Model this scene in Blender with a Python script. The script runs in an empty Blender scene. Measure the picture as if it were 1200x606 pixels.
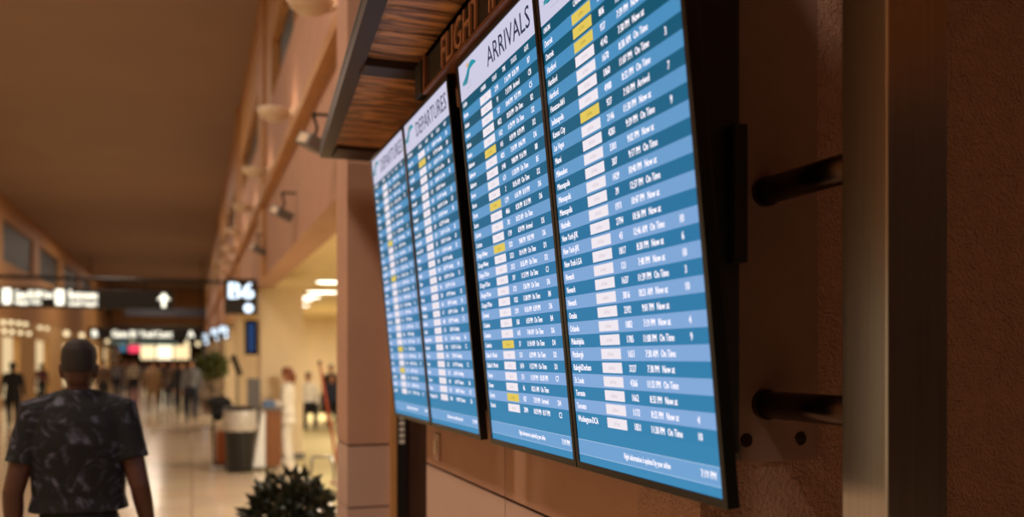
import bpy, bmesh, math, random
from mathutils import Vector, Matrix
random.seed(7)
C = bpy.context.scene.collection
PI = math.pi
H = 1.8                       # camera height
F = 1070.0                    # focal length in pixels of a 1200 px wide frame
TH = math.atan(375 / F)
CO, SI = math.cos(TH), math.sin(TH)
KK = F / CO

def at(px, d):
    """ground position of a point seen in column px at camera depth d"""
    lat = (px - 600) / F * d
    return lat * CO + d * SI, d * CO - lat * SI
def at_x(px, X):
    """Y of the point on the plane X seen in column px"""
    return X * (KK / (px - 225) - SI) / CO
def at_y(px, Y):
    """X of the point at depth Y seen in column px"""
    a = px - 225
    return a * Y * CO / (KK - a * SI)
def zz(y, d): return H + (420 - y) * d / F
def dep(X, Y): return X * SI + Y * CO

# ------------------------------------------------------------------ materials
def lin(c):
    r = []
    for v in c[:3]:
        v = v / 255.0
        r.append(v / 12.92 if v <= .04045 else ((v + .055) / 1.055) ** 2.4)
    return (r[0], r[1], r[2], 1)
def newmat(name):
    m = bpy.data.materials.new(name); m.use_nodes = True
    nt = m.node_tree
    return m, nt, nt.nodes['Principled BSDF']
def mat(name, col, rough=.6, metal=0, var=.12, scale=6, bump=0, bscale=60, stretch=None, coat=0, spec=.5):
    m, nt, p = newmat(name)
    p.inputs['Roughness'].default_value = rough
    p.inputs['Metallic'].default_value = metal
    p.inputs['Specular IOR Level'].default_value = spec
    if coat: p.inputs['Coat Weight'].default_value = coat
    tc = nt.nodes.new('ShaderNodeTexCoord')
    mp = nt.nodes.new('ShaderNodeMapping')
    if stretch: mp.inputs['Scale'].default_value = stretch
    nt.links.new(tc.outputs['Object'], mp.inputs['Vector'])
    n = nt.nodes.new('ShaderNodeTexNoise'); n.inputs['Scale'].default_value = scale; n.inputs['Detail'].default_value = 4
    nt.links.new(mp.outputs['Vector'], n.inputs['Vector'])
    r = nt.nodes.new('ShaderNodeValToRGB')
    c = lin(col)
    r.color_ramp.elements[0].position = .3; r.color_ramp.elements[1].position = .7
    r.color_ramp.elements[0].color = tuple(v * (1 - var) for v in c[:3]) + (1,)
    r.color_ramp.elements[1].color = tuple(min(1, v * (1 + var)) for v in c[:3]) + (1,)
    nt.links.new(n.outputs['Fac'], r.inputs['Fac'])
    nt.links.new(r.outputs['Color'], p.inputs['Base Color'])
    if bump:
        b = nt.nodes.new('ShaderNodeBump'); b.inputs['Strength'].default_value = bump; b.inputs['Distance'].default_value = .01
        n2 = nt.nodes.new('ShaderNodeTexNoise'); n2.inputs['Scale'].default_value = bscale; n2.inputs['Detail'].default_value = 3
        nt.links.new(mp.outputs['Vector'], n2.inputs['Vector'])
        nt.links.new(n2.outputs['Fac'], b.inputs['Height']); nt.links.new(b.outputs['Normal'], p.inputs['Normal'])
    return m
def emit(name, col, strength=1.0):
    m, nt, p = newmat(name)
    p.inputs['Base Color'].default_value = (0.01, .01, .01, 1)
    p.inputs['Roughness'].default_value = .5
    p.inputs['Specular IOR Level'].default_value = .1
    p.inputs['Emission Color'].default_value = lin(col)
    p.inputs['Emission Strength'].default_value = strength
    return m

M = {}
M['stucco'] = mat('stucco', (182, 142, 122), .85, var=.10, scale=30, bump=.9, bscale=110)
M['wall'] = mat('painted_wall', (184, 142, 120), .75, var=.05, scale=4, bump=.15, bscale=90)
M['panel'] = mat('wall_panel', (190, 158, 144), .5, var=.05, scale=3)
M['ochre'] = mat('ochre_paint', (188, 138, 84), .6, var=.08, scale=3)
def aniso(m):
    nt = m.node_tree; p = nt.nodes['Principled BSDF']; p.inputs['Anisotropic'].default_value = .9
    tg = nt.nodes.new('ShaderNodeTangent'); tg.direction_type = 'RADIAL'; tg.axis = 'Z'
    nt.links.new(tg.outputs['Tangent'], p.inputs['Tangent'])
M['ceil'] = mat('ceiling_paint', (158, 134, 118), .8, var=.04, scale=.6)
M['cream'] = mat('cream_wall', (226, 204, 166), .7, var=.04, scale=2)
M['seam'] = mat('dark_seam', (70, 44, 32), .8)
M['black'] = mat('black_plastic', (14, 13, 13), .45, var=.2)
M['blackmetal'] = mat('black_metal', (22, 19, 18), .4, .3, var=.2)
M['bezel'] = mat('bezel_plastic', (10, 10, 11), .3, var=.2)
M['steel'] = mat('brushed_steel', (196, 186, 186), .30, 1.0, var=.12, scale=5, stretch=(60, 60, .6))
aniso(M['steel'])
M['darksteel'] = mat('dark_steel', (92, 74, 66), .3, 1.0, var=.15, scale=8)
M['plate'] = mat('plate_paint', (156, 124, 112), .5, .1, var=.06, scale=14)
M['screwm'] = mat('screw_metal', (80, 62, 54), .4, .8)
M['signdark'] = mat('sign_dark', (26, 19, 16), .55, var=.2)
M['signwood'] = mat('sign_frame_wood', (128, 78, 50), .45, var=.2, scale=4, stretch=(1, 1, 8))
M['letter'] = mat('copper_letter', (196, 142, 110), .4, .1, var=.1)
M['fascia'] = mat('dark_fascia', (52, 34, 26), .5, var=.2)
M['glassdark'] = mat('dark_window_glass', (54, 52, 50), .55, var=.15, scale=1)
M['sconce'] = mat('sconce_enamel', (225, 205, 180), .4, var=.04)
M['white'] = mat('white_plastic', (225, 222, 215), .5, var=.04)
M['grey'] = mat('grey_plastic', (110, 104, 100), .5, var=.1)
M['greymetal'] = mat('grey_metal', (150, 146, 140), .35, .7, var=.1)
M['podium'] = mat('podium_wood', (120, 72, 38), .45, var=.2, scale=5, stretch=(8, 8, 1))
M['carpet'] = mat('carpet', (176, 160, 112), .95, var=.12, scale=90, bump=.3, bscale=400)
M['pale'] = mat('pale_stone', (226, 212, 190), .4, var=.05)
M['liner'] = mat('bin_liner', (178, 168, 156), .35, var=.12, scale=20)
M['orange'] = mat('orange_brown_plastic', (150, 74, 28), .5, var=.15)
M['leaf'] = mat('leaf_green', (26, 34, 18), .45, var=.35, scale=12)
M['leafb'] = mat('leaf_olive', (74, 78, 32), .5, var=.35, scale=8)
M['stem'] = mat('stem_brown', (70, 52, 36), .7)
M['pot'] = mat('pot_ceramic', (90, 70, 58), .5)
M['soil'] = mat('soil', (40, 28, 20), .95, var=.3, scale=30)
M['skin_deep'] = mat('skin_deep', (80, 46, 31), .5, var=.05, scale=10)
M['skin_mid'] = mat('skin_mid', (176, 122, 92), .5, var=.05, scale=10)
M['hair_black'] = mat('hair_black', (18, 13, 11), .6, var=.3, scale=80)
M['hair_crop'] = mat('hair_cropped', (34, 22, 16), .8, var=.35, scale=200)
M['hair_auburn'] = mat('hair_auburn', (120, 62, 30), .5, var=.3, scale=40)
M['redpole'] = mat('red_brown_metal', (140, 56, 30), .4, .3)
M['eye'] = mat('eye_dark', (20, 14, 10), .2)
def cloth(name, col, **k): M[name] = mat(name, col, .9, bump=.2, bscale=200, **k)
cloth('cloth_white', (232, 224, 210)); cloth('cloth_black', (18, 17, 19)); cloth('cloth_navy', (32, 36, 52))
cloth('cloth_grey', (110, 112, 120)); cloth('cloth_beige', (150, 124, 98)); cloth('cloth_red', (150, 52, 36))
cloth('cloth_denim', (44, 54, 74)); cloth('cloth_maroon', (80, 40, 44)); cloth('cloth_brown', (78, 56, 42)); cloth('cloth_blue', (90, 110, 140))

def wood_mat():
    m, nt, p = newmat('slatted_wood')
    p.inputs['Roughness'].default_value = .42
    tc = nt.nodes.new('ShaderNodeTexCoord'); mp = nt.nodes.new('ShaderNodeMapping')
    mp.inputs['Scale'].default_value = (2.2, 14, 14)
    nt.links.new(tc.outputs['Object'], mp.inputs['Vector'])
    n = nt.nodes.new('ShaderNodeTexNoise'); n.inputs['Scale'].default_value = 1.6; n.inputs['Detail'].default_value = 6; n.inputs['Distortion'].default_value = 1.2
    nt.links.new(mp.outputs['Vector'], n.inputs['Vector'])
    r = nt.nodes.new('ShaderNodeValToRGB')
    e = r.color_ramp.elements
    e[0].position = .36; e[0].color = lin((96, 58, 34)); e[1].position = .60; e[1].color = lin((232, 166, 108))
    nt.links.new(n.outputs['Fac'], r.inputs['Fac']); nt.links.new(r.outputs['Color'], p.inputs['Base Color'])
    b = nt.nodes.new('ShaderNodeBump'); b.inputs['Strength'].default_value = .6; b.inputs['Distance'].default_value = .02
    nt.links.new(n.outputs['Fac'], b.inputs['Height']); nt.links.new(b.outputs['Normal'], p.inputs['Normal'])
    return m
M['wood'] = wood_mat()
def floor_mat():
    m, nt, p = newmat('polished_tile')
    tc = nt.nodes.new('ShaderNodeTexCoord')
    br = nt.nodes.new('ShaderNodeTexBrick')
    br.offset = 0; br.inputs['Scale'].default_value = 1
    br.inputs['Color1'].default_value = lin((214, 190, 160)); br.inputs['Color2'].default_value = lin((204, 180, 150))
    br.inputs['Mortar'].default_value = lin((150, 124, 100))
    br.inputs['Mortar Size'].default_value = .008; br.inputs['Brick Width'].default_value = .9; br.inputs['Row Height'].default_value = .9
    nt.links.new(tc.outputs['Object'], br.inputs['Vector'])
    n = nt.nodes.new('ShaderNodeTexNoise'); n.inputs['Scale'].default_value = 1.2; n.inputs['Detail'].default_value = 6
    nt.links.new(tc.outputs['Object'], n.inputs['Vector'])
    mx = nt.nodes.new('ShaderNodeMixRGB'); mx.blend_type = 'MULTIPLY'; mx.inputs['Fac'].default_value = .25
    nt.links.new(br.outputs['Color'], mx.inputs[1]); nt.links.new(n.outputs['Color'], mx.inputs[2])
    nt.links.new(mx.outputs['Color'], p.inputs['Base Color'])
    p.inputs['Roughness'].default_value = .16
    return m
M['floor'] = floor_mat()
def shirt_mat():
    m, nt, p = newmat('patterned_tshirt')
    p.inputs['Roughness'].default_value = .85
    tc = nt.nodes.new('ShaderNodeTexCoord')
    n = nt.nodes.new('ShaderNodeTexNoise'); n.inputs['Scale'].default_value = 9; n.inputs['Detail'].default_value = 5; n.inputs['Distortion'].default_value = 2.2
    nt.links.new(tc.outputs['Object'], n.inputs['Vector'])
    r = nt.nodes.new('ShaderNodeValToRGB'); e = r.color_ramp.elements
    e[0].position = .5; e[0].color = lin((8, 8, 13)); e[1].position = .70; e[1].color = lin((84, 84, 102))
    x = e.new(.56); x.color = lin((30, 31, 40))
    nt.links.new(n.outputs['Fac'], r.inputs['Fac']); nt.links.new(r.outputs['Color'], p.inputs['Base Color'])
    return m
M['tshirt'] = shirt_mat()
def stripe_mat(name, a, b, s):
    m, nt, p = newmat(name)
    p.inputs['Roughness'].default_value = .85
    tc = nt.nodes.new('ShaderNodeTexCoord')
    w = nt.nodes.new('ShaderNodeTexWave'); w.bands_direction = 'Z'; w.inputs['Scale'].default_value = s
    nt.links.new(tc.outputs['Object'], w.inputs['Vector'])
    r = nt.nodes.new('ShaderNodeValToRGB'); r.color_ramp.interpolation = 'CONSTANT'
    r.color_ramp.elements[0].color = lin(a); r.color_ramp.elements[1].position = .5; r.color_ramp.elements[1].color = lin(b)
    nt.links.new(w.outputs['Fac'], r.inputs['Fac']); nt.links.new(r.outputs['Color'], p.inputs['Base Color'])
    return m
M['stripes'] = stripe_mat('striped_shirt', (40, 34, 34), (186, 168, 144), 2.2)

# ------------------------------------------------------------------ helpers
def obj(name, bm, m, parent=None, smooth=False):
    me = bpy.data.meshes.new(name); bm.normal_update(); bm.to_mesh(me); bm.free()
    for mm in (m if isinstance(m, (list, tuple)) else [m]): me.materials.append(mm)
    if smooth:
        for f in me.polygons: f.use_smooth = True
    o = bpy.data.objects.new(name, me); C.objects.link(o)
    if parent: o.parent = parent
    return o
def thing(name, label, cat, loc=(0, 0, 0), rz=0, group=None):
    o = bpy.data.objects.new(name, None); C.objects.link(o)
    o.location = loc; o.rotation_euler = (0, 0, rz); o.empty_display_size = .1
    o['label'] = label; o['category'] = cat
    if group: o['group'] = group
    return o
def tag(o, label, cat, group=None):
    o['label'] = label; o['category'] = cat
    if group: o['group'] = group
    return o
def struct(name, bm, m, label=None):
    o = obj(name, bm, m); o['kind'] = 'structure'
    if label: o['label'] = label
    return o
def box(bm, x0, x1, y0, y1, z0, z1, mi=0):
    vs = [bm.verts.new(p) for p in ((x0,y0,z0),(x1,y0,z0),(x1,y1,z0),(x0,y1,z0),(x0,y0,z1),(x1,y0,z1),(x1,y1,z1),(x0,y1,z1))]
    for q in ((3,2,1,0),(4,5,6,7),(0,1,5,4),(1,2,6,5),(2,3,7,6),(3,0,4,7)):
        f = bm.faces.new([vs[i] for i in q]); f.material_index = mi
    return bm
def bbox(bm, x0, x1, y0, y1, z0, z1, r=.004, mi=0):
    t = bmesh.new(); box(t, x0, x1, y0, y1, z0, z1)
    bmesh.ops.bevel(t, geom=t.edges[:], offset=r, segments=2, profile=.6, affect='EDGES')
    merge(bm, t, mi=mi); return bm
def merge(bm, t, mtx=None, mi=0):
    mp = {}
    for v in t.verts: mp[v] = bm.verts.new(mtx @ v.co if mtx else v.co)
    for f in t.faces:
        try:
            g = bm.faces.new([mp[v] for v in f.verts]); g.material_index = mi; g.smooth = f.smooth
        except ValueError: pass
    t.free()
def loft(bm, secs, n=12, cap=True, mi=0):
    """secs: (centre, u-vector, v-vector) ellipses"""
    rings = []
    for c, u, v in secs:
        rings.append([bm.verts.new(Vector(c) + Vector(u) * math.cos(2*PI*i/n) + Vector(v) * math.sin(2*PI*i/n)) for i in range(n)])
    for a, b in zip(rings, rings[1:]):
        for i in range(n):
            f = bm.faces.new((a[i], a[(i+1) % n], b[(i+1) % n], b[i])); f.material_index = mi
    if cap:
        f = bm.faces.new(rings[0][::-1]); f.material_index = mi
        f = bm.faces.new(rings[-1]); f.material_index = mi
    return bm
def limb(bm, pts, rad, n=12, flat=1.0, side=(1, 0, 0), mi=0):
    P = [Vector(p) for p in pts]; secs = []
    sd = Vector(side)
    for i, p in enumerate(P):
        t = (P[min(i+1, len(P)-1)] - P[max(i-1, 0)]).normalized()
        u = (sd - t * sd.dot(t))
        if u.length < 1e-3: u = Vector((0, 1, 0)) - t * t.y
        u.normalize(); v = t.cross(u)
        r = rad[i] if isinstance(rad, (list, tuple)) else rad
        secs.append((p, u * r, v * r * flat))
    return loft(bm, secs, n, True, mi)
def lathe(bm, prof, n=24, c=(0, 0, 0), mi=0):
    return loft(bm, [((c[0], c[1], c[2] + z), (r, 0, 0), (0, r, 0)) for r, z in prof], n, True, mi)
def sph(bm, c, r, n=10, mi=0):
    r = r if isinstance(r, (tuple, list)) else (r, r, r)
    k = 8
    return loft(bm, [((c[0], c[1], c[2] - r[2]*math.cos(PI*(i+.15)/(k+.3))), (r[0]*math.sin(PI*(i+.15)/(k+.3)), 0, 0), (0, r[1]*math.sin(PI*(i+.15)/(k+.3)), 0)) for i in range(k+1)], n, True, mi)
def B(): return bmesh.new()

# glyph outlines, collected once
CH = "ABCDEFGHIJKLMNOPQRSTUVWXYZabcdefghijklmnopqrstuvwxyz0123456789:/-.,'"
G, ADV = {}, {}
def make_glyphs():
    tmp = []
    def t(s):
        cu = bpy.data.curves.new('glyph', 'FONT'); cu.body = s; cu.resolution_u = 2
        o = bpy.data.objects.new('glyph', cu); C.objects.link(o); tmp.append((o, cu)); return o
    a = {c: t(c) for c in CH}; b = {c: t('|' + c + '|') for c in CH}; base = t('||')
    bpy.context.view_layer.update()
    dg = bpy.context.evaluated_depsgraph_get()
    w0 = base.dimensions.x
    for c in CH:
        e = a[c].evaluated_get(dg); me = e.to_mesh()
        G[c] = ([v.co.copy() for v in me.vertices], [tuple(p.vertices) for p in me.polygons])
        e.to_mesh_clear(); ADV[c] = b[c].dimensions.x - w0
    for o, cu in tmp: bpy.data.objects.remove(o); bpy.data.curves.remove(cu)
make_glyphs()
ADV[' '] = .3
def text_w(s, size, xs): return sum(ADV[c] for c in s) * size * xs
def text(bm, s, x, y, size, xs=1.0, z=0, mi=0, align='l', gap=0, width=None, bold=0):
    """size = cap height / 0.7; text lies in the local xy plane"""
    size = size / .7
    w = text_w(s, size, xs)
    if width: xs *= width / w; w = width
    if align == 'c': x -= w / 2
    if align == 'r': x -= w
    for c in s:
        if c != ' ':
            vs, fs = G[c]
            for dx in ((0, bold) if bold else (0,)):
                nv = [bm.verts.new((x + dx + v.x * size * xs, y + v.y * size, z + (dx * .01))) for v in vs]
                for f in fs:
                    try: q = bm.faces.new([nv[i] for i in f]); q.material_index = mi
                    except ValueError: pass
        x += ADV[c] * size * xs
def slabtext(bm, *a, depth=.01, **k):
    t = B(); text(t, *a, **k)
    bmesh.ops.remove_doubles(t, verts=t.verts[:], dist=1e-5)
    r = bmesh.ops.extrude_face_region(t, geom=t.faces[:])
    for v in r['geom']:
        if isinstance(v, bmesh.types.BMVert): v.co.z += depth
    return t
def mx(o, x, y, z):
    """matrix with the given axes and origin"""
    m = Matrix.Identity(4)
    for i, a in enumerate((x, y, z)):
        for j in range(3): m[j][i] = a[j]
    m.translation = Vector(o); return m

# ================================================================== SETTING
XW, XL, ZC = 1.05, -6.5, 7.7
YN, YWALL, YCOL = 1.75, 4.22, 5.22
struct('floor', box(B(), -14, 10, -8, 125, -.2, 0), M['floor'])
struct('ceiling', box(B(), XL - .3, XW + .6, -8, 112, ZC, ZC + .3), M['ceil'])
# side wall that carries the screens: groove at z 1.30 and seam at y 3.07
b = B()
for (y0, y1) in ((YN + .3, 3.066), (3.074, YWALL)):
    box(b, XW, XW + .3, y0, y1, 1.308, ZC)
    box(b, XW, XW + .3, y0, y1, 0, 1.296, 1)
box(b, XW + .01, XW + .29, YN + .31, YWALL - .01, 0, ZC, 2)
struct('wall_right', b, [M['wall'], M['panel'], M['seam']])
# the return wall that faces the camera behind the steel post
struct('wall_front', box(B(), XW, 4.5, YN, YN + .3, 0, ZC), M['stucco'])
# recess with dark door beside the column
struct('wall_alcove', box(B(), XW + .32, 3.2, YWALL - .1, YWALL - .02, 0, ZC), M['wall'])
b = B(); box(b, XW + .12, 3.2, YCOL + .02, YCOL + .12, 0, 2.9); box(b, XW+.12, 3.2, YCOL + .02, YCOL+.12, 2.92, ZC, 1)
struct('door_1', b, [mat('dark_door', (88, 60, 48), .5), M['wall']])
b = B(); box(b, XW + .03, XW + .062, YCOL - .04, YCOL + .02, 0, 2.6)
struct('trim_1', b, M['ochre'])
b = B(); box(b, XW + .064, XW + .12, YCOL - .05, YCOL + .02, 0, 2.6)
for i in range(30): box(b, XW + .075, XW + .105, YCOL - .053, YCOL - .05, 1.31 + i * .035, 1.332 + i * .035, 1)
struct('trim_2', b, [M['black'], M['white']])
# near column with grooves
b = B()
cx0, cx1, cy0, cy1 = .835, 1.085, YCOL, 5.62
for z0, z1, mi in ((0, .62, 1), (.63, .94, 1), (.95, 1.296, 1), (1.308, ZC, 0)): box(b, cx0, cx1, cy0, cy1, z0, z1, mi)
box(b, cx0 + .008, cx1 - .008, cy0 + .008, cy1 - .008, 0, ZC, 2)
struct('wall_column', b, [M['wall'], M['panel'], M['seam']])
# upper right wall over the gate openings
WZ0, WZ1 = H + 3.45 * XW, H + 4.25 * XW
wins = [(6.5, 13.2), (15.6, 21.2), (23.8, 30), (32.5, 39), (41.5, 48), (50.5, 57), (60, 66), (69, 75), (78, 84), (87, 93)]
b = B()
box(b, XW, XW + .3, cy1, 112, 3.04, WZ0); box(b, XW, XW + .3, cy1, 112, WZ1, ZC, 1)
yy = cy1
for (a, c) in wins + [(112, 112)]:
    box(b, XW, XW + .3, yy, a, WZ0, WZ1, 1); yy = c
box(b, XW - .10, XW, cy1, 112, 4.12, 4.22, 1)
struct('wall_right_upper', b, [M['wall'], M['ochre']])
n = 1
for (a, c) in wins:
    b = B(); box(b, XW + .12, XW + .15, a, c, WZ0, WZ1)
    k = max(2, int((c - a) / 1.8))
    for i in range(1, k): box(b, XW + .08, XW + .16, a + (c-a)*i/k - .03, a + (c-a)*i/k + .03, WZ0, WZ1, 1)
    struct('window_%d' % n, b, [M['glassdark'], M['ochre']]); n += 1
for i, Y in enumerate((14.2, 22.4, 31.2, 40.2)):
    struct('trim_%d' % (3 + i), box(B(), XW - .05, XW, Y, Y + .9, 3.04, ZC), M['ochre'])
# gate columns
for i, Y in enumerate((16.5, 25.5, 34.5, 43.5, 52.5, 61.5, 70.5, 79.5)):
    b = B(); bbox(b, 1.13, 1.86, Y, Y + .8, .12, 3.04, .01); box(b, 1.11, 1.88, Y - .02, Y + .82, 0, .12, 1)
    struct('wall_pier_%d' % (i + 1), b, [M['cream'], M['grey']])
# gate room
struct('ceiling_gate', box(B(), XW + .31, 10, cy1, 112, 3.3, 3.4), M['cream'])
struct('wall_gate_end', box(B(), 1.9, 10, 34.0, 34.2, 0, 3.3), M['cream'])
struct('wall_gate_side', box(B(), 10, 10.2, cy1, 112, 0, 3.3), M['cream'])
struct('wall_gate_near', box(B(), 1.1, 10, cy1 - .3, cy1 - .02, 0, 3.3), M['cream'])
b = B(); box(b, 1.62, 9.98, 6.0, 33.9, .001, .012); struct('floor_carpet', b, M['carpet'])
b = B(); bbox(b, 1.46, 1.62, 6.0, 16.3, .0, .05, .01); struct('trim_floor', b, M['pale'])
struct('wall_rear', box(B(), XL - 3, 4.5, -8.3, -8, 0, ZC), M['fascia'])
struct('wall_right_rear', box(B(), 4.2, 4.5, -8, YN, 0, ZC), M['fascia'])
struct('ceiling_rear', box(B(), XW + .6, 4.5, -8, YN + .3, ZC, ZC + .3), M['ceil'])
# left side
LZ0, LZ1 = 5.38, 6.9
lw = [(29, 35.6), (37.5, 44.3), (46, 52.6), (54.4, 61), (62.8, 69.4), (71.2, 78), (80, 86), (88, 94), (96, 102)]
b = B()
box(b, XL - .3, XL, -8, 112, 3.3, LZ0); box(b, XL - .3, XL, -8, 112, LZ1, ZC)
yy = -8
for (a, c) in lw + [(112, 112)]:
    box(b, XL - .3, XL, yy, a, LZ0, LZ1); yy = c
struct('wall_left', b, M['ochre'])
for (a, c) in lw:
    struct('window_%d' % n, box(B(), XL - .15, XL - .12, a, c, LZ0, LZ1), M['glassdark']); n += 1
struct('wall_left_soffit', box(B(), XL - 3, XL - .3, -8, 112, 3.3, 3.5), M['cream'])
M['shopglow'] = emit('lit_shop_front', (238, 208, 158), .95)
M['shopdim'] = mat('shop_wall', (210, 168, 110), .6)
bays = [(1, 6), (7.8, 13.6), (15.6, 21.4), (24, 29), (31, 35), (37.4, 41), (45, 49), (54, 59), (62, 67), (70, 75), (78, 83)]  # nearest bays are unseen, lit panes added to brighten post and wall
b = B(); yy = -8
for (a, c) in bays + [(112, 112)]:
    box(b, XL - .3, XL, yy, a, 0, 3.3); yy = c
for (a, c) in bays: box(b, XL - .3, XL, a, c, 2.62, 3.3)
struct('wall_left_lower', b, M['shopdim'])
for i, (a, c) in enumerate(bays):
    b = B(); box(b, XL - .29, XL - .26, a, c, .25, 2.62)
    struct('window_%d' % n, b, M['shopglow']); n += 1
# far end of the hall: bulkhead, lower ceiling, lit shop fronts
YE = 84
b = B(); box(b, XL, XW, YE, YE + .3, 4.7, ZC); struct('wall_back_upper', b, M['ochre'])
struct('ceiling_far', box(B(), XL, XW, YE + .3, 112, 4.7, 4.9), M['ceil'])
b = B(); box(b, XL, XW, 104, 104.3, 0, 4.7); struct('wall_back', b, M['cream'])
b = B(); box(b, -4.6, XW, 72, 72.3, 4.9, 5.5); struct('trim_bulkhead', b, mat('blue_grey_panel', (60, 62, 74), .5))

# ================================================================== CANOPY
CZ = 2.914
def cedge(Y): return .664 - (5.09 - Y) * .067
can = thing('display_canopy', 'dark framed wooden slatted canopy projecting above the flight screens', 'canopy', (1.0, 2.7, CZ))
def loc_b(b, o): 
    for v in b.verts: v.co -= Vector(o)
    return b
OC = (1.0, 2.7, CZ)
ylo, yhi = -1.2, 5.09  # canopy run on behind the camera, unseen, to shade the near wall
b = B()
y = ylo + .05
while y < yhi - .2:
    x0 = cedge(y) + .03
    t = B(); box(t, x0, XW - .003, y, y + .105, CZ + .012, CZ + .035)
    bmesh.ops.bevel(t, geom=t.edges[:], offset=.004, segments=1, affect='EDGES'); merge(b, t); y += .112
obj('slatted_soffit', loc_b(b, OC), M['wood'], can)
b = B(); vs = [(cedge(ylo), ylo), (XW - .003, ylo), (XW - .003, yhi), (cedge(yhi), yhi)]
lo = [b.verts.new((x, yv, CZ + .04)) for x, yv in vs]; hi = [b.verts.new((x, yv, CZ + .055)) for x, yv in vs]
b.faces.new(lo[::-1]); b.faces.new(hi)
for i in range(4): b.faces.new((lo[i], lo[(i+1) % 4], hi[(i+1) % 4], hi[i]))
obj('roof_panel', loc_b(b, OC), M['fascia'], can)
b = B(); w = .06
def prism(b, quad, z0, z1):
    lo = [b.verts.new((x, yv, z0)) for x, yv in quad]; hi = [b.verts.new((x, yv, z1)) for x, yv in quad]
    b.faces.new(lo[::-1]); b.faces.new(hi)
    for i in range(4): b.faces.new((lo[i], lo[(i+1) % 4], hi[(i+1) % 4], hi[i]))
prism(b, [(cedge(ylo), ylo), (cedge(ylo) + w, ylo), (cedge(yhi) + w, yhi), (cedge(yhi), yhi)], CZ - .01, CZ + .07)
obj('side_fascia', loc_b(b, OC), M['fascia'], can)
b = B(); box(b, cedge(yhi) + w, XW - .003, yhi - .24, yhi, CZ - .01, CZ + .07); obj('end_fascia', loc_b(b, OC), M['fascia'], can)
b = B(); box(b, XW - .003, 2.9, ylo, 1.27, CZ + .012, CZ + .055); box(b, 1.285, 2.9, 1.27, YN - .004, CZ + .012, CZ + .055); obj('added_shade_panel', loc_b(b, OC), M['wood'], can)  # unseen panel added to keep the stucco wall dark at the top
for yb in (3.40, 1.9):
    b = B(); box(b, cedge(yb) + w, XW - .003, yb, yb + .12, CZ - .02, CZ + .02); obj('cross_beam', loc_b(b, OC), M['fascia'], can)

# sign board under the canopy
SX, SY0, SY1, SZ0, SZ1 = .79, 1.42, 3.21, 2.770, 2.893
sg = thing('flight_information_sign', 'long dark sign board with raised copper letters above the screens', 'sign', (SX, (SY0+SY1)/2, SZ0))
OS = (SX, (SY0+SY1)/2, SZ0)
obj('sign_board', loc_b(bbox(B(), SX + .012, SX + .07, SY0, SY1, SZ0, SZ1, .003), OS), M['signdark'], sg)
b = B(); box(b, SX, SX + .09, SY0 - .02, SY1 + .025, SZ0 - .012, SZ0); box(b, SX, SX+.09, SY0 - .02, SY1 + .025, SZ1, CZ - .021)
box(b, SX, SX + .09, SY1, SY1 + .025, SZ0, SZ1); box(b, SX, SX + .09, SY0 - .02, SY0, SZ0, SZ1)
obj('sign_frame', loc_b(b, OS), M['signwood'], sg)
m4 = mx((SX + .0115, 3.0, SZ0 + .010), (0, -1, 0), (0, 0, 1), (-1, 0, 0))
t = slabtext(None, 'FLIGHT', 0, 0, .104, width=.44, depth=.008, z=0)
b = B(); merge(b, t, m4); t = slabtext(None, 'INFORMATION', .52, 0, .104, width=.95, depth=.008); merge(b, t, m4)
obj('lettering', loc_b(b, OS), M['letter'], sg)
b = B(); bbox(b, SX, SX + .1, 3.26, 3.36, 2.77, CZ - .021, .003); bbox(b, SX + .02, SX + .12, 3.236, 3.26, 2.80, 2.86, .003)
obj('hanger_block', loc_b(b, OS), M['signdark'], sg)

# ================================================================== SCREENS
XT, XB, ZT, ZB = .806, .926, H + .952, H - .278
tilt = math.atan2(XB - XT, ZT - ZB); ST, CT = math.sin(tilt), math.cos(tilt)
SH = (ZT - ZB) / CT
def grad(a, b, c, u):  # viewing-angle lightening of the panels, put into the row colours
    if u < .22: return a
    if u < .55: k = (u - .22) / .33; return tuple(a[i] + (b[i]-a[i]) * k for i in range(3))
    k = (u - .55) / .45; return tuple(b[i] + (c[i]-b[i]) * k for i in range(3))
def screen_mat():
    """a lit display: stripes and header come from faces, colours from a per-face attribute"""
    m, nt, p = newmat('lit_display')
    p.inputs['Base Color'].default_value = (.005, .005, .006, 1); p.inputs['Roughness'].default_value = .45; p.inputs['Specular IOR Level'].default_value = .04
    a = nt.nodes.new('ShaderNodeAttribute'); a.attribute_name = 'picture'
    nt.links.new(a.outputs['Color'], p.inputs['Emission Color']); p.inputs['Emission Strength'].default_value = 1.0
    return m
M['display'] = screen_mat()
def colour_obj(name, quads, parent):
    """quads: (list of 2D points, z, sRGB)"""
    b = B(); cols = []
    for pts, z, col in quads:
        f = b.faces.new([b.verts.new((x, y, z)) for x, y in pts]); cols.append(lin(col))
    b.faces.ensure_lookup_table()
    o = obj(name, b, M['display'], parent)
    at_ = o.data.color_attributes.new('picture', 'FLOAT_COLOR', 'CORNER')
    for p_, c in zip(o.data.polygons, cols):
        for li in p_.loop_indices: at_.data[li].color = c
    return o
M['txtL'] = emit('screen_text_white', (246, 240, 250), 1.15)
M['txtD'] = emit('screen_text_navy', (34, 44, 78), 1)
M['txtF'] = emit('screen_text_faint', (176, 176, 196), 1)
M['tagtxt'] = emit('tag_text', (206, 190, 200), 1)
M['tagtxty'] = emit('tag_text_ochre', (176, 140, 40), 1)

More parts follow.
